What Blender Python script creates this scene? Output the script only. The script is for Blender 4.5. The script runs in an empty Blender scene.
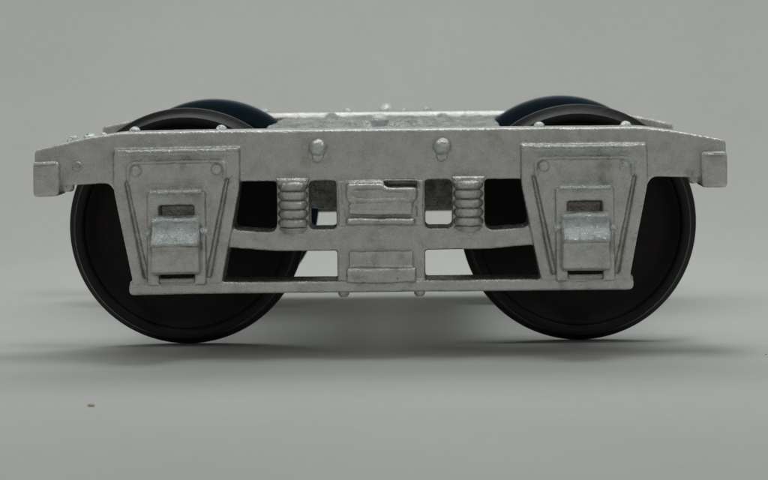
import bpy, bmesh, math, random
from mathutils import Vector, Matrix, noise
random.seed(4)
S = bpy.context.scene
C = S.collection
R = math.radians

# ------------------------------------------------------------------ camera
# one unit is about 4.4 mm of the little truck; the near side frame's face stands at Y = 0
D = 24.0            # camera distance from the near side frame
H = 3.267           # camera height above the paper
X0 = -0.44          # centre of the truck
cam = bpy.data.cameras.new("camera")
co = bpy.data.objects.new("camera", cam); C.objects.link(co)
co.location = (0, -D, H)
co.rotation_euler = (Matrix.Rotation(R(90), 3, 'X') @ Matrix.Rotation(-0.0098, 3, 'Z')).to_euler()
cam.sensor_width = 36; cam.lens = 36 * D * 100 / 768
cam.shift_x = -39 / 768; cam.shift_y = -210 / 768
cam.clip_start = 0.5; cam.clip_end = 400
cam.dof.use_dof = True; cam.dof.focus_distance = D + 0.1; cam.dof.aperture_fstop = 0.9
S.camera = co

# ------------------------------------------------------------------ light
w = bpy.data.worlds.new("World"); S.world = w; w.use_nodes = True
# a plain dim room: paler towards the ceiling, uneven walls
_n, _l = w.node_tree.nodes, w.node_tree.links
_tc = _n.new("ShaderNodeTexCoord"); _sx = _n.new("ShaderNodeSeparateXYZ"); _l.new(_tc.outputs['Generated'], _sx.inputs[0])
_r = _n.new("ShaderNodeValToRGB"); _l.new(_sx.outputs['Z'], _r.inputs[0])
_r.color_ramp.elements[0].position = 0.0; _r.color_ramp.elements[0].color = (0.19, 0.188, 0.18, 1)
_r.color_ramp.elements[1].position = 0.8; _r.color_ramp.elements[1].color = (0.50, 0.505, 0.49, 1)
_t = _n.new("ShaderNodeTexNoise"); _t.inputs['Scale'].default_value = 3.0; _t.inputs['Detail'].default_value = 1.0
_l.new(_tc.outputs['Generated'], _t.inputs['Vector'])
_q = _n.new("ShaderNodeMapRange"); _q.inputs[1].default_value = .35; _q.inputs[2].default_value = .65
_q.inputs[3].default_value = .42; _q.inputs[4].default_value = 1.16; _l.new(_t.outputs['Fac'], _q.inputs[0])
_l.new(_r.outputs[0], _n["Background"].inputs[0]); _l.new(_q.outputs[0], _n["Background"].inputs[1])

def area(name, loc, target, size, power, col):
    l = bpy.data.lights.new(name, 'AREA'); l.shape = 'RECTANGLE'
    l.size, l.size_y = size; l.energy = power; l.color = col
    o = bpy.data.objects.new(name, l); C.objects.link(o); o.location = loc
    o.rotation_euler = (Vector(target) - Vector(loc)).to_track_quat('-Z', 'Y').to_euler()
    return o
area("ceiling_lamp", (-1.0, 11.0, 15.0), (-1.0, 11.3, 0), (32, 11), 950, (1.0, 1.0, 0.965))
area("lid_glint_lamp", (2.2, 0.4, 14.0), (0.3, 1.2, 1.0), (3.4, 3.4), 360, (0.93, 0.99, 1.0))  # small lamp added overhead to put glints on the lids

area("edge_glint_lamp", (-2.0, 9.5, 13.0), (0, 1.5, 1.5), (10, 5), 110, (0.92, 0.98, 1.0)).data.spread = R(110)  # added lamp, no window there; gives glints on top edges and deck

vs = S.view_settings
vs.view_transform = 'Standard'; vs.look = 'None'; vs.exposure = 0; vs.gamma = 1

# ------------------------------------------------------------------ materials
def mat(name):
    m = bpy.data.materials.new(name); m.use_nodes = True
    return m, m.node_tree.nodes, m.node_tree.links, m.node_tree.nodes["Principled BSDF"]

def ramp(n, l, src, stops):
    r = n.new("ShaderNodeValToRGB"); e = r.color_ramp.elements
    e[0].position, e[0].color = stops[0][0], (*stops[0][1], 1)
    e[1].position, e[1].color = stops[-1][0], (*stops[-1][1], 1)
    for p, c in stops[1:-1]:
        k = e.new(p); k.color = (*c, 1)
    l.new(src, r.inputs[0]); return r.outputs[0]

def nz(n, l, scale, detail=4, rough=0.6, vec=None):
    t = n.new("ShaderNodeTexNoise"); t.inputs['Scale'].default_value = scale
    t.inputs['Detail'].default_value = detail; t.inputs['Roughness'].default_value = rough
    if vec is None:
        g = n.new("ShaderNodeNewGeometry"); vec = g.outputs['Position']
    l.new(vec, t.inputs['Vector']); return t.outputs['Fac']

def mix(n, l, f, a, b, mode='MIX'):
    x = n.new("ShaderNodeMix"); x.data_type = 'RGBA'; x.blend_type = mode
    for s, v in ((0, f), (6, a), (7, b)):
        if hasattr(v, 'is_output'): l.new(v, x.inputs[s])
        elif s == 0: x.inputs[0].default_value = v
        else: x.inputs[s].default_value = (*v, 1)
    return x.outputs[2]

def cast_metal(name, base, rough, metal=0.85, bump=0.5, stain=0.3, lowk=0.78, hik=1.15):
    m, n, l, b = mat(name)
    lo = tuple(c * lowk for c in base); hi = tuple(min(1, c * hik) for c in base)
    c1 = ramp(n, l, nz(n, l, 5.5, 8, 0.72), [(0.30, lo), (0.52, base), (0.75, hi)])
    # dirt stains, warm brown
    sf = ramp(n, l, nz(n, l, 3.1, 5, 0.65), [(0.57, (0, 0, 0)), (0.70, (stain, stain, stain))])
    c2 = mix(n, l, sf, c1, (0.17, 0.145, 0.10))
    # dark pits in the casting
    pf = ramp(n, l, nz(n, l, 24, 2, 0.5), [(0.71, (0, 0, 0)), (0.78, (0.5, 0.5, 0.5))])
    c3 = mix(n, l, pf, c2, (0.07, 0.07, 0.065))
    l.new(c3, b.inputs['Base Color'])
    b.inputs['Metallic'].default_value = metal
    rr = ramp(n, l, nz(n, l, 14, 6, 0.7), [(0.3, (rough - .12,) * 3), (0.7, (rough + .14,) * 3)])
    l.new(rr, b.inputs['Roughness'])
    h1 = nz(n, l, 34, 5, 0.7); h2 = nz(n, l, 9, 4, 0.6)
    bp1 = n.new("ShaderNodeBump"); bp1.inputs['Strength'].default_value = bump; bp1.inputs['Distance'].default_value = 0.03
    bp2 = n.new("ShaderNodeBump"); bp2.inputs['Strength'].default_value = bump; bp2.inputs['Distance'].default_value = 0.06
    l.new(h1, bp1.inputs['Height']); l.new(h2, bp2.inputs['Height'])
    l.new(bp1.outputs[0], bp2.inputs['Normal']); l.new(bp2.outputs[0], b.inputs['Normal'])
    return m

M_frame = cast_metal("cast_white_metal", (0.655, 0.645, 0.62), 0.27, 0.88, 0.36, 0.45, 0.78, 1.15)
M_lit = cast_metal("lit_cast_metal", (0.84, 0.90, 0.89), 0.19, 0.92, 1.0, 0.1)  # paler copy of the frame metal, painted highlight where parts catch light
M_spring = cast_metal("spring_metal", (0.62, 0.62, 0.60), 0.28, 0.88, 0.4, 0.3)

M_deck = cast_metal("rough_deck_metal", (0.66, 0.69, 0.68), 0.24, 0.85, 1.5, 0.75, 0.35, 1.4)
M_bolt = cast_metal("pale_bolt_metal", (0.68, 0.69, 0.67), 0.26, 0.9, 0.5, 0.3)  # slightly paler than the frame metal

def dark_metal(name, base, rough, metal, tint, tf):
    m, n, l, b = mat(name)
    f = ramp(n, l, nz(n, l, 4.0, 5, 0.65), [(0.45, (0, 0, 0)), (0.75, (tf,) * 3)])
    l.new(mix(n, l, f, base, tint), b.inputs['Base Color'])
    b.inputs['Specular IOR Level'].default_value = 0.28
    b.inputs['Metallic'].default_value = metal
    rr = ramp(n, l, nz(n, l, 18, 5, 0.7), [(0.3, (rough - .08,) * 3), (0.7, (rough + .12,) * 3)])
    l.new(rr, b.inputs['Roughness'])
    bp = n.new("ShaderNodeBump"); bp.inputs['Strength'].default_value = 0.35; bp.inputs['Distance'].default_value = 0.02
    l.new(nz(n, l, 40, 4, 0.7), bp.inputs['Height']); l.new(bp.outputs[0], b.inputs['Normal'])
    return m
M_wheel = dark_metal("black_wheel_plastic", (0.010, 0.0105, 0.011), 0.50, 0.0, (0.035, 0.012, 0.011), 0.5)
M_tyre = dark_metal("blued_tyre_metal", (0.006, 0.007, 0.008), 0.40, 0.0, (0.022, 0.010, 0.009), 0.5)
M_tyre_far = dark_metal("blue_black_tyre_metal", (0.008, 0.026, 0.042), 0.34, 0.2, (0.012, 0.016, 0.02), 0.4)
M_axle = dark_metal("axle_metal", (0.05, 0.05, 0.05), 0.4, 0.8, (0.04, 0.03, 0.02), 0.4)

def paper():
    m, n, l, b = mat("grey_paper")
    c = ramp(n, l, nz(n, l, 0.35, 4, 0.55), [(0.3, (0.585, 0.60, 0.575)), (0.7, (0.62, 0.635, 0.61))])
    sp = ramp(n, l, nz(n, l, 6, 3, 0.5), [(0.3, (0.97,) * 3), (0.7, (1.0,) * 3)])
    l.new(mix(n, l, 1.0, c, sp, 'MULTIPLY'), b.inputs['Base Color'])
    b.inputs['Roughness'].default_value = 0.62
    b.inputs['Specular IOR Level'].default_value = 0.3
    bp = n.new("ShaderNodeBump"); bp.inputs['Strength'].default_value = 0.15; bp.inputs['Distance'].default_value = 0.02
    l.new(nz(n, l, 16, 6, 0.7), bp.inputs['Height']); l.new(bp.outputs[0], b.inputs['Normal'])
    return m
M_paper = paper()

# ------------------------------------------------------------------ setting: paper swept up behind
def sweep():
    bm = bmesh.new(); prof = [(-40, 0), (-20, 0), (-8, 0), (0, 0), (4, 0), (8, 0), (10, 0)]
    r = 12.0
    for k in range(1, 25):
        a = R(90) * k / 24; prof.append((10 + r * math.sin(a), r - r * math.cos(a)))
    prof += [(22, 20), (22, 30)]
    prev = None
    for y, z in prof:
        row = [bm.verts.new((x, y, z)) for x in (-45, -20, 0, 20, 45)]
        if prev:
            for i in range(4): bm.faces.new((prev[i], prev[i+1], row[i+1], row[i]))
        prev = row
    me = bpy.data.meshes.new("backdrop"); bm.to_mesh(me); bm.free()
    for p in me.polygons: p.use_smooth = True
    o = bpy.data.objects.new("backdrop", me); C.objects.link(o); me.materials.append(M_paper)
    o['kind'] = 'structure'
    o['label'] = 'plain pale grey paper running under the truck and up behind it'
    return o
sweep()

# ------------------------------------------------------------------ shape helpers
# side frame's own coordinates: u = hundredths of a unit from the truck's middle,
# v = hundredths below camera level + 30 (read off the face), d = depth behind the face
def Z(v): return H - (v - 30) / 100.0
def bend(co):                                     # the casting droops a little at its left end
    x, y, z = co
    if x < -1.5: z -= 0.035 * ((-x - 1.5) / 1.96) ** 2
    return (x, y, z)

def rounded(pts, r, seg=5):
    out = []; n = len(pts)
    for i in range(n):
        p = Vector(pts[i][:2]); a = Vector(pts[i-1][:2]); b = Vector(pts[(i+1) % n][:2])
        rr = pts[i][2] if len(pts[i]) > 2 else r
        if rr <= 0: out.append(p); continue
        da, db = (a - p), (b - p); la, lb = da.length, db.length
        da.normalize(); db.normalize()
        k = min(rr, la * .48, lb * .48)
        s, e = p + da * k, p + db * k
        for j in range(seg + 1):
            t = j / seg; out.append(s * (1-t)**2 + p * 2*t*(1-t) + e * t*t)
    return out

def prism(loops, d0, d1, bev=0.02, r=0.0, bres=2):
    """filled outline with holes, in (u,v), pushed from depth d0 to d1; returns a bmesh in frame space"""
    cu = bpy.data.curves.new("tmp", 'CURVE'); cu.dimensions = '2D'; cu.fill_mode = 'BOTH'
    for lp in loops:
        pts = rounded(lp, r)
        sp = cu.splines.new('POLY'); sp.points.add(len(pts) - 1); sp.use_cyclic_u = True
        for q, p in zip(sp.points, pts): q.co = (p[0] / 100.0, Z(p[1]), 0, 1)
    h = (d1 - d0) / 2; bev = min(bev, h * .9)
    cu.extrude = h - bev; cu.bevel_depth = bev; cu.bevel_resolution = bres; cu.offset = -bev
    o = bpy.data.objects.new("tmp", cu); C.objects.link(o)
    dg = bpy.context.evaluated_depsgraph_get(); dg.update()
    me = bpy.data.meshes.new_from_object(o.evaluated_get(dg))
    C.objects.unlink(o); bpy.data.objects.remove(o); bpy.data.curves.remove(cu)
    bm = bmesh.new(); bm.from_mesh(me); bpy.data.meshes.remove(me)
    mid = (d0 + d1) / 2
    for v in bm.verts:
        x, y, z = v.co; v.co = (x, mid - z, y)
    bmesh.ops.remove_doubles(bm, verts=bm.verts, dist=1e-5)
    bmesh.ops.recalc_face_normals(bm, faces=bm.faces)
    return bm

def join(*bms):
    out = bmesh.new()
    for b in bms:
        me = bpy.data.meshes.new("t"); b.to_mesh(me); b.free(); out.from_mesh(me); bpy.data.meshes.remove(me)
    return out

def mirror(b):
    for v in b.verts: v.co.x = -v.co.x
    bmesh.ops.reverse_faces(b, faces=b.faces); return b

def box(x0, x1, y0, y1, z0, z1, bev=0.02, seg=2):
    bm = bmesh.new(); bmesh.ops.create_cube(bm, size=1)
    for v in bm.verts:
        v.co = ((x0 + x1)/2 + v.co.x*(x1-x0), (y0+y1)/2 + v.co.y*(y1-y0), (z0+z1)/2 + v.co.z*(z1-z0))
    if bev: bmesh.ops.bevel(bm, geom=bm.edges[:], offset=bev, segments=seg, profile=.5, affect='EDGES')
    return bm

def lathe(prof, axis='Z', seg=32, loc=(0, 0, 0), sx=1, sy=1):
    """prof: (r, h) pairs round the axis"""
    bm = bmesh.new(); rings = []
    for r, h in prof:
        if r < 1e-6:
            rings.append([bm.verts.new((0, 0, h))]); continue
        rings.append([bm.verts.new((r*math.cos(2*math.pi*i/seg)*sx, r*math.sin(2*math.pi*i/seg)*sy, h)) for i in range(seg)])
    for a, b in zip(rings, rings[1:]):
        for i in range(seg):
            j = (i + 1) % seg
            if len(a) == 1 and len(b) == 1: continue
            if len(a) == 1: bm.faces.new((a[0], b[j], b[i]))
            elif len(b) == 1: bm.faces.new((a[i], a[j], b[0]))
            else: bm.faces.new((a[i], a[j], b[j], b[i]))
    M = Matrix.Identity(4)
    if axis == 'Y': M = Matrix.Rotation(R(90), 4, 'X')        # +h points to -Y, towards the camera
    for v in bm.verts: v.co = (M @ v.co) + Vector(loc)
    bmesh.ops.recalc_face_normals(bm, faces=bm.faces)
    return bm

def dome(r, h, under=0.03): return [(0, -under), (r, -under), (r, 0.0)] + [(r*math.cos(a), h*math.sin(a)) for a in [R(15*k) for k in range(1, 6)]] + [(0, h)]

def to_obj(name, bm, m, parent=None, voxel=None, rough=0.0, smooth=40, bent=False, label=None, loc=(0,0,0)):
    me = bpy.data.meshes.new(name); bm.to_mesh(me); bm.free()
    o = bpy.data.objects.new(name, me); C.objects.link(o)
    if voxel:
        md = o.modifiers.new("r", 'REMESH'); md.mode = 'VOXEL'; md.voxel_size = voxel; md.use_smooth_shade = True
        sm = o.modifiers.new("s", 'SMOOTH'); sm.factor = 0.5; sm.iterations = 2
        dg = bpy.context.evaluated_depsgraph_get(); dg.update()
        me2 = bpy.data.meshes.new_from_object(o.evaluated_get(dg))
        o.modifiers.clear(); o.data = me2; bpy.data.meshes.remove(me); me = me2; me.name = name
    if rough or bent:
        for v in me.vertices:
            c = Vector(v.co)
            if rough:
                n1 = noise.noise_vector(c * 2.2) * rough + noise.noise_vector(c * 7.0) * rough * .5
                c = c + n1
            if bent: c = Vector(bend(c))
            v.co = c
    for p in me.polygons: p.use_smooth = True
    if not voxel: me.set_sharp_from_angle(angle=R(smooth))
    me.materials.clear(); me.materials.append(m)
    o.parent = parent; o.location = loc
    if label: o['label'] = label
    return o

# ------------------------------------------------------------------ the truck
root = bpy.data.objects.new("model_train_truck", None); C.objects.link(root)
root.location = (X0, 0, 0); root.empty_display_size = .5
root['label'] = 'bare silver cast metal model railway truck standing on four black wheels on grey paper'
root['category'] = 'train truck'

AX = 2.05           # axle position from the middle
WID = 5.6           # face to face across both side frames
PC = 203.5          # pedestal centre

def side_frame_mesh():
    # silhouette
    half = [(262, 129, 10), (300, 134, 12), (346, 143, 5), (346, 182, 3), (322, 180, 2), (272, 179, 4), (266, 187, 4),
            (248.5, 277, 2), (252, 278, 4), (252, 291.5, 5)]
    outer = half + [(-u, v, r) for u, v, r in reversed(half)]
    holes = []
    for s in (1, -1):
        holes.append([(s*u, v, r) for u, v, r in [(104, 180, 4), (141, 180, 3), (149, 228, 8), (104, 231, 10)]])
        holes.append([(s*u, v, r) for u, v, r in [(44.5, 180, 3), (71.5, 180, 5), (71.5, 228, 5), (44.5, 228, 5)]])
        holes.append([(s*u, v, r) for u, v, r in [(44, 250, 2), (105, 250, 12), (153, 246, 3), (159, 280, 2), (44, 280, 2)]])
        holes.append([(s*(PC-17.5), 271.5, 1), (s*(PC+17.5), 271.5, 1), (s*(PC+17.5), 280.5, 1), (s*(PC-17.5), 280.5, 1)])
        holes.append([(s*(PC-17.5), 203, 1), (s*(PC+17.5), 203, 1), (s*(PC+17.5), 217, 1), (s*(PC-17.5), 217, 1)])
    holes.append([(0, 180, 2), (36, 180, 5), (36, 190, 1), (0, 190, 1)])
    parts = [prism([outer] + holes, 0.0, 0.5, .022)]
    # inner rail along the top, where the two frames and cross members are cast together
    parts.append(prism([[(-262, 132), (262, 132), (262, 142), (-262, 142)]], .45, .72, .02))
    # bottom bar stands a little forward
    parts.append(prism([[(-252, 279.5, 4), (252, 279.5, 4), (252, 291.5, 6), (-252, 291.5, 6)]], -.05, .2, .03))
    for s in (1, -1):
        def m(l): return [(s*(u), v, *r) for u, v, *r in l]
        # raised edge ribs of the pedestal
        parts.append(prism([m([(PC-63, 149, 2), (PC+63, 149, 2), (PC+63, 186, 5), (PC+44, 281, 2), (PC-44, 281, 2), (PC-63, 186, 5)]),
                            m([(PC-53, 155, 9), (PC+53, 155, 9), (PC+52.5, 176, 0), (PC+33.5, 275, 2), (PC-33.5, 275, 2), (PC-52.5, 176, 0)])], -.06, .1, .02))
        # ridge over the pedestal
        parts.append(prism([m([(PC-63, 145.5), (PC+62, 145.5), (PC+62, 149.5), (PC-63, 149.5)])], -.08, .1, .02))
        # raised inner plate with rounded shoulders
        parts.append(prism([m([(PC-55, 153, 1), (PC+55, 153, 1), (PC+54.5, 171, 0), (PC+48.5, 179, 3), (PC+29, 271, 2), (PC-29, 271, 2), (PC-48.5, 179, 3), (PC-54.5, 171, 0)]),
                            m([(PC-17.5, 203, 1), (PC+17.5, 203, 1), (PC+17.5, 220, 1), (PC-17.5, 220, 1)])], -.065, .1, .02))
        # frame round the journal box
        parts.append(prism([m([(PC-29, 188, 3), (PC+29, 188, 3), (PC+29, 281.5, 2), (PC-29, 281.5, 2)]),
                            m([(PC-17.5, 202, 2), (PC+17.5, 202, 2), (PC+17.5, 220, 1), (PC+23, 222, 1), (PC+23, 269, 2), (PC+17.5, 271, 1), (PC+17.5, 280.5, 1), (PC-17.5, 280.5, 1), (PC-17.5, 271, 1), (PC-23, 269, 2), (PC-23, 222, 1), (PC-17.5, 220, 1)])], -.12, .05, .02))
        parts.append(prism([m([(PC-49, 178, 1), (PC-51.5, 157, 13), (PC+51.5, 157, 13), (PC+49, 178, 1), (PC+46, 178, 1), (PC+47.5, 160.5, 10), (PC-47.5, 160.5, 10), (PC-46, 178, 1)])], -.09, .05, .02))
        parts.append(prism([m([(PC-24, 198), (PC+24, 198), (PC+24, 222), (PC-24, 222)])], .14, .42, .02))
    # central column between beam and tie bar
    parts.append(prism([[(-44, 247), (44, 247), (44, 281), (-44, 281)]], .03, .45, .02))
    return join(*parts)

frame_me = None
rivet_me = {}

def make_side_frame():
    f = to_obj("side_frame", side_frame_mesh(), M_frame, root, voxel=.0125, rough=.0025, bent=True)
    def sub(name, bm, m=M_frame, **k): return to_obj(name, bm, m, f, bent=True, **k)
    for s in (1, -1):
        sub("top_ridge", prism([[(s*PC-51, 146, .5), (s*PC+50, 146, .5), (s*PC+50, 149, .5), (s*PC-51, 149, .5)]], -.14, 0, .012), M_lit)  # pale strip, the light caught on the ridge put into its colour
        # journal box : profile drawn (d, v), swept across
        prof = [(.02, 212), (-.12, 213), (-.17, 216), (-.20, 219), (-.31, 234), (-.34, 236), (-.34, 239), (-.26, 242),
                (-.27, 261), (-.25, 267), (-.20, 270), (.02, 269)]
        bm = bmesh.new(); hw = .235; rows = []
        for x, k in ((-hw, .9), (-hw+.02, 1), (hw-.02, 1), (hw, .9)):
            rows.append([bm.verts.new((s*PC/100 + x*(1 if v < 243 else 1.03), d*k, Z(v))) for d, v in prof])
        for a, b in zip(rows, rows[1:]):
            for i in range(len(prof)): j = (i+1) % len(prof); bm.faces.new((a[i], a[j], b[j], b[i]))
        bm.faces.new(rows[0]); bm.faces.new(rows[-1]); bmesh.ops.recalc_face_normals(bm, faces=bm.faces)
        jb = to_obj("journal_box", bm, M_frame, f, voxel=.013, rough=.007, bent=True)
        # lid of the box, its highlights put into the pale metal
        bm = bmesh.new(); pr = [(-.08, 211.5), (-.20, 212), (-.26, 213.5), (-.275, 216), (-.25, 219), (-.27, 224), (-.30, 229), (-.35, 232.5), (-.40, 235), (-.415, 238), (-.37, 241), (-.28, 238), (-.1, 222)]
        rows = []
        for x in (-.235, -.215, -.19, -.08, -.05, .05, .08, .19, .215, .235):
            k = {.235: .88, .215: 1.02, .19: .93, .08: .93, .05: 1.02}[abs(x)]
            rows.append([bm.verts.new((s*PC/100 + x, d*k, Z(v))) for d, v in pr])
        for a, b in zip(rows, rows[1:]):
            for i in range(len(pr)): j = (i+1) % len(pr); bm.faces.new((a[i], a[j], b[j], b[i]))
        bm.faces.new(rows[0]); bm.faces.new(rows[-1]); bmesh.ops.recalc_face_normals(bm, faces=bm.faces)
        to_obj("journal_lid", bm, M_lit, f, voxel=.013, rough=.012, bent=True)
        # ledge over the lid and hinge lugs
        sub("lid_ledge", prism([[(s*PC-26, 186, 1), (s*PC+26, 186, 1), (s*PC+26, 190, 1), (s*PC-26, 190, 1)]], -.20, 0, .02), M_lit)
        for t in (1, -1):
            sub("hinge_lug", lathe(dome(.045, .05, .2), 'Y', 20, (s*PC/100 + t*.275, -.14, Z(228))), M_lit)
            sub("rivet", lathe(dome(.058, .035, .05), 'Y', 24, (s*PC/100 + t*.40, -.065, Z(167))), M_lit if s > 0 and t > 0 else M_frame)  # outer right face rivet is paler, a painted glint
            sub("rivet", lathe(dome(.06, .062, .05), 'Z', 24, ((s*PC + t*43.5)/100, .16, Z(129.5))), M_lit)
        # coil spring beside the bolster
        cz = [(0, Z(230.5))]
        zt, zb = Z(180), Z(226)
        pr = [(0, zb - .05), (.11, zb - .05), (.125, zb - .02), (.135, zb)]
        nb = 5
        for k in range(nb):
            a = zb + (zt - zb) * k / nb; b = zb + (zt - zb) * (k + 1) / nb
            for q in range(13):
                t = q / 12; pr.append((.118 + .034 * abs(math.sin(math.pi * t)) ** .6, a + (b - a) * t))
        pr += [(0, zt)]
        sub("coil_spring", lathe(pr, 'Z', 28, (s*.875, -.02, 0)), M_spring)
        sub("spring_seat", join(prism([[(s*87.5-17, 176, 2), (s*87.5+17, 176, 2), (s*87.5+15, 184, 3), (s*87.5-15, 184, 3)]], -.12, .1, .03), prism([[(s*87.5-11, 181), (s*87.5+11, 181), (s*87.5+11, 186), (s*87.5-11, 186)]], -.15, .1, .02)), M_frame)
        sub("spring_cup", lathe([(0, Z(232)), (.10, Z(232)), (.145, Z(228)), (.145, Z(226)), (0, Z(225))], 'Z', 28, (s*.875, .02, 0)), M_frame)
        # bolt heads on the beam : round head over a tapering boss
        a = lathe([(0, -.1), (.088, -.1), (.088, .03), (.078, .065), (.05, .09), (0, .10)], 'Y', 20, (s*.62, 0, Z(146.5)))
        b = lathe([(0, -.1), (.06, -.1), (.055, .05), (.035, .06), (0, .05)], 'Y', 16, (s*.62, 0, Z(155)), 1, 1.1)
        c = lathe([(0, -.1), (.115, -.1), (.11, .008), (0, .014)], 'Y', 24, (s*.62, 0, Z(150.5)), 1, 1.15)
        to_obj("bolt_head", join(a, b, c), M_bolt, f, voxel=.010, rough=.012)
        # block at the end of the beam with a round nub behind it
        a = box(s*3.46 - (.26 if s > 0 else 0), s*3.46 + (0 if s > 0 else .26), -.12, .4, Z(190), Z(154), .035)
        b = lathe([(0, 0), (.05, .01), (.06, .04), (.06, .14), (.0, .16)], 'Z', 20, (s*3.15, .2, Z(187.5)))
        to_obj("end_block", join(a, b), M_frame, f, voxel=.015, rough=.01, bent=True)
        sub("end_highlight", box(s*3.45 - (.23 if s > 0 else 0), s*3.45 + (0 if s > 0 else .23), -.16, -.02, Z(157.5), Z(154.5), .012), M_lit)  # pale strip added as a painted highlight along the block's top edge
        sub("nub", lathe([(0, 0), (.035, .005), (.055, .03), (.06, .09), (0, .09)], 'Z', 20, (s*.38, .05, Z(297))), M_frame)
    # bolster end in its pocket
    a = prism([[(-43, 179), (43, 179), (43, 226), (-43, 226)], [(-37.5, 179.5, 6), (37.5, 179.5, 6), (37.5, 203.5, 6), (-37.5, 203.5, 6)], [(-35, 206, 1), (35, 206, 1), (35, 222, 1), (-35, 222, 1)]], -.01, .3, .02)
    b = prism([[(-34.5, 182, 5), (2, 182, 2), (6, 186.5, 3), (36, 186.5, 4), (36, 202, 6), (-34.5, 202, 6)], [(-27, 188.5, 3), (2, 188.5, 1), (5, 191, 1), (27, 191, 2), (27, 196.5, 3), (-27, 196.5, 3)]], -.10, .3, .03)
    b = join(b, prism([[(-29, 186.5), (29, 189), (29, 198), (-29, 198)]], -.065, .3, .01))
    c = prism([[(-32, 204), (32, 204), (32, 208), (-32, 208)]], -.08, .3, .02)
    e = prism([[(-32, 210.5), (32, 210.5), (32, 214), (-32, 214)]], -.08, .3, .02)
    g = prism([[(-40, 181), (40, 181), (40, 224), (-40, 224)]], .2, .35, .02)
    h = prism([[(-34, 217), (34, 217), (34, 224), (-34, 224)]], -.13, .3, .035)
    to_obj("bolster_end", join(a, b, c, e, g, h), M_frame, f, voxel=.014, rough=.012)
    a = prism([[(-32, 250, 1), (32, 250, 1), (32, 265, 1), (-32, 265, 1)]], -.06, .2, .02)
    b = prism([[(-35, 266, 1), (35, 266, 1), (34.5, 281.5, 1), (-34.5, 281.5, 1)]], -.14, .2, .035)
    to_obj("spring_plank_end", join(a, b), M_frame, f, voxel=.014, rough=.012)
    return f

near = make_side_frame()
far = near.copy(); C.objects.link(far); far.parent = root
for ch in list(near.children):
    c = ch.copy(); C.objects.link(c); c.parent = far
far.location = (0, WID, 0); far.rotation_euler = (0, 0, math.pi)
for u, rr, h in ((-3.10, .06, .06), (-2.93, .07, .06), (-2.80, .05, .05)):
    to_obj("casting_lump", lathe([(0, -.1), (rr, -.1), (rr, 0)] + [(rr*math.cos(R(a)), h*math.sin(R(a))) for a in (20, 40, 60, 80)] + [(0, h)], 'Z', 16, (u, .3, Z(129.5) - .05 - .16*max(0, -u-2.8))), M_lit, near, voxel=.012, rough=.02)
to_obj("pin_hole", lathe([(0, .004), (.022, .006), (.03, .014), (.042, .018), (.052, .010), (.056, -.03), (0, -.03)], 'Y', 24, (-3.03, 0, Z(161))), M_spring, near, bent=True)
near['label'] = 'near side frame facing the camera'
far['label'] = 'far side frame seen over the near one'
for s, r, h in ((-.49, .055, .055), (.49, .055, .055), (0.02, .09, .10), (-.2, .03, .04), (1.50, .055, .06)):
    to_obj("rivet", lathe(dome(r, h, .05), 'Z', 24, (s, .18, Z(129.5))), M_lit, far)

# ---- cross members
def deck():
    t = Z(134)
    a = join(box(-1.27, 1.27, .45, WID - .45, Z(141), t, .03), box(-.74, .74, .45, WID - .45, Z(150), Z(137), .03))
    b = box(-.80, .80, .7, WID - .7, Z(213), Z(148), .03)
    c = lathe([(0, Z(150)), (.62, Z(150)), (.62, t + .03), (.55, t + .05), (.30, t + .05), (.27, t + .01), (0, t + .01)], 'Z', 48, (0, WID/2, 0))
    d = box(-.72, -.60, .45, WID - .45, t - .02, t + .035, .02)
    e = box(.60, .72, .45, WID - .45, t - .02, t + .035, .02)
    g = box(-.34, .34, .5, 1.1, t - .02, t + .02, .02)
    return join(a, b, c, d, e, g)
bol = to_obj("bolster", deck(), M_deck, root, voxel=.022, rough=.03)
to_obj("bolt_head", lathe([(0, -.1), (.24, -.1), (.17, .02), (.09, .05)] + [(.10*math.cos(R(a)), .10 + .08*math.sin(R(a))) for a in (-30, 0, 20, 40, 60, 75)] + [(0, .18)], 'Z', 24, (-.02, .95, Z(134))), M_lit, bol)
sp = to_obj("spring_plank", box(-.34, .34, .4, WID - .4, Z(288), Z(282), .015), M_frame, root)

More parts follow.
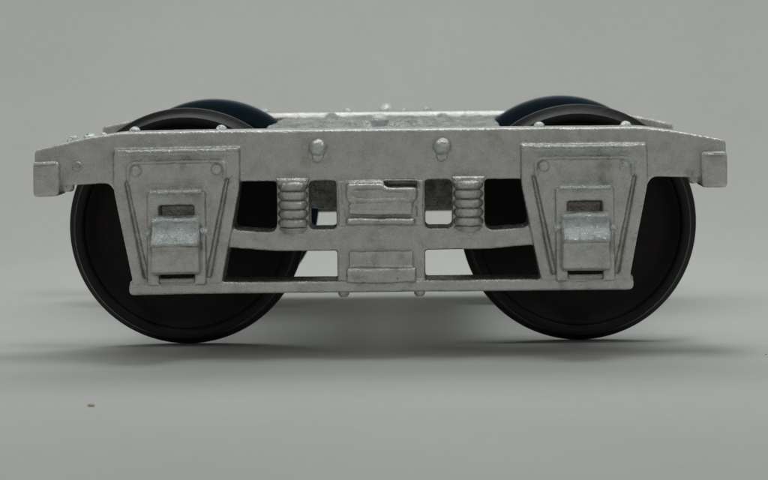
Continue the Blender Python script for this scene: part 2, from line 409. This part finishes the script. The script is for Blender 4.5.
# ---- wheels and axles
RF, RT = 1.238, 1.165            # flange and tread radius
def wheel_face():                 # h runs outwards
    return lathe([(0, .30), (.10, .30), (.13, .27), (.16, .20), (.34, .18), (.38, .10), (.62, .04), (.86, .055), (.98, .10), (1.03, .155), (1.06, .165), (1.06, -.02), (.3, -.02), (.28, -.1), (0, -.1)], 'Y', 128)
def tyre():
    return lathe([(1.045, -.04), (1.15, -.055), (RF - .03, -.05), (RF - .006, -.03), (RF, .0), (RF - .008, .03), (RF - .04, .052), (RT + .012, .07), (RT, .10),
                  (RT - .008, .24), (RT - .02, .262), (RT - .045, .27), (1.075, .262), (1.06, .245), (1.05, .15), (1.045, -.04)], 'Y', 160)
fm, tm = None, None
WN = 1.20                         # depth of the near flange
for s in (-1, 1):
    to_obj("axle", lathe([(0, -.35), (.03, -.3), (.07, -.22), (.10, .1), (.10, WID - 1.1), (.07, WID - .8), (.03, WID - .7), (0, WID - .65)], 'Y', 24, (0, 0, 0)), M_axle, root,
           loc=(s * AX, WID - .5, RF))
    for y, rot in ((WN, 0), (WID - WN, math.pi)):
        wf = to_obj("wheel", wheel_face(), M_wheel, root, loc=(s * AX, y, RF)); wf.rotation_euler = (0, random.uniform(0, 6), rot)
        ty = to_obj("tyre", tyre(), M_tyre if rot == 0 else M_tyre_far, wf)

# ---- specks on the paper
def crumb(name, x, y, r, label, col):
    bm = bmesh.new(); bmesh.ops.create_icosphere(bm, subdivisions=2, radius=r)
    for v in bm.verts:
        v.co *= 1 + .3 * noise.noise(v.co * (3 / r) * .5); v.co.z *= .5; v.co.x *= 1.3
    m, n, l, b = mat(name + "_grit"); b.inputs['Roughness'].default_value = .8
    l.new(ramp(n, l, nz(n, l, 40, 3), [(0.3, col), (0.7, tuple(c*1.4 for c in col))]), b.inputs['Base Color'])
    o = to_obj(name, bm, m, loc=(x, y, r * .4)); o['label'] = label; o['category'] = 'crumb'
def ground_at(px, py):            # where a spot on the paper lies
    k = (H * 100) / (py - 30); return ((px - 423) / 100 * k, D * (k - 1))
x, y = ground_at(88, 403)
crumb("crumb", x, y, .028, 'tiny brown crumb on the paper in front of the left wheel', (.46, .40, .31))
x, y = ground_at(763, 358)
crumb("crumb", x, y, .009, 'tiny dark speck on the paper far to the right of the truck', (.25, .25, .24))
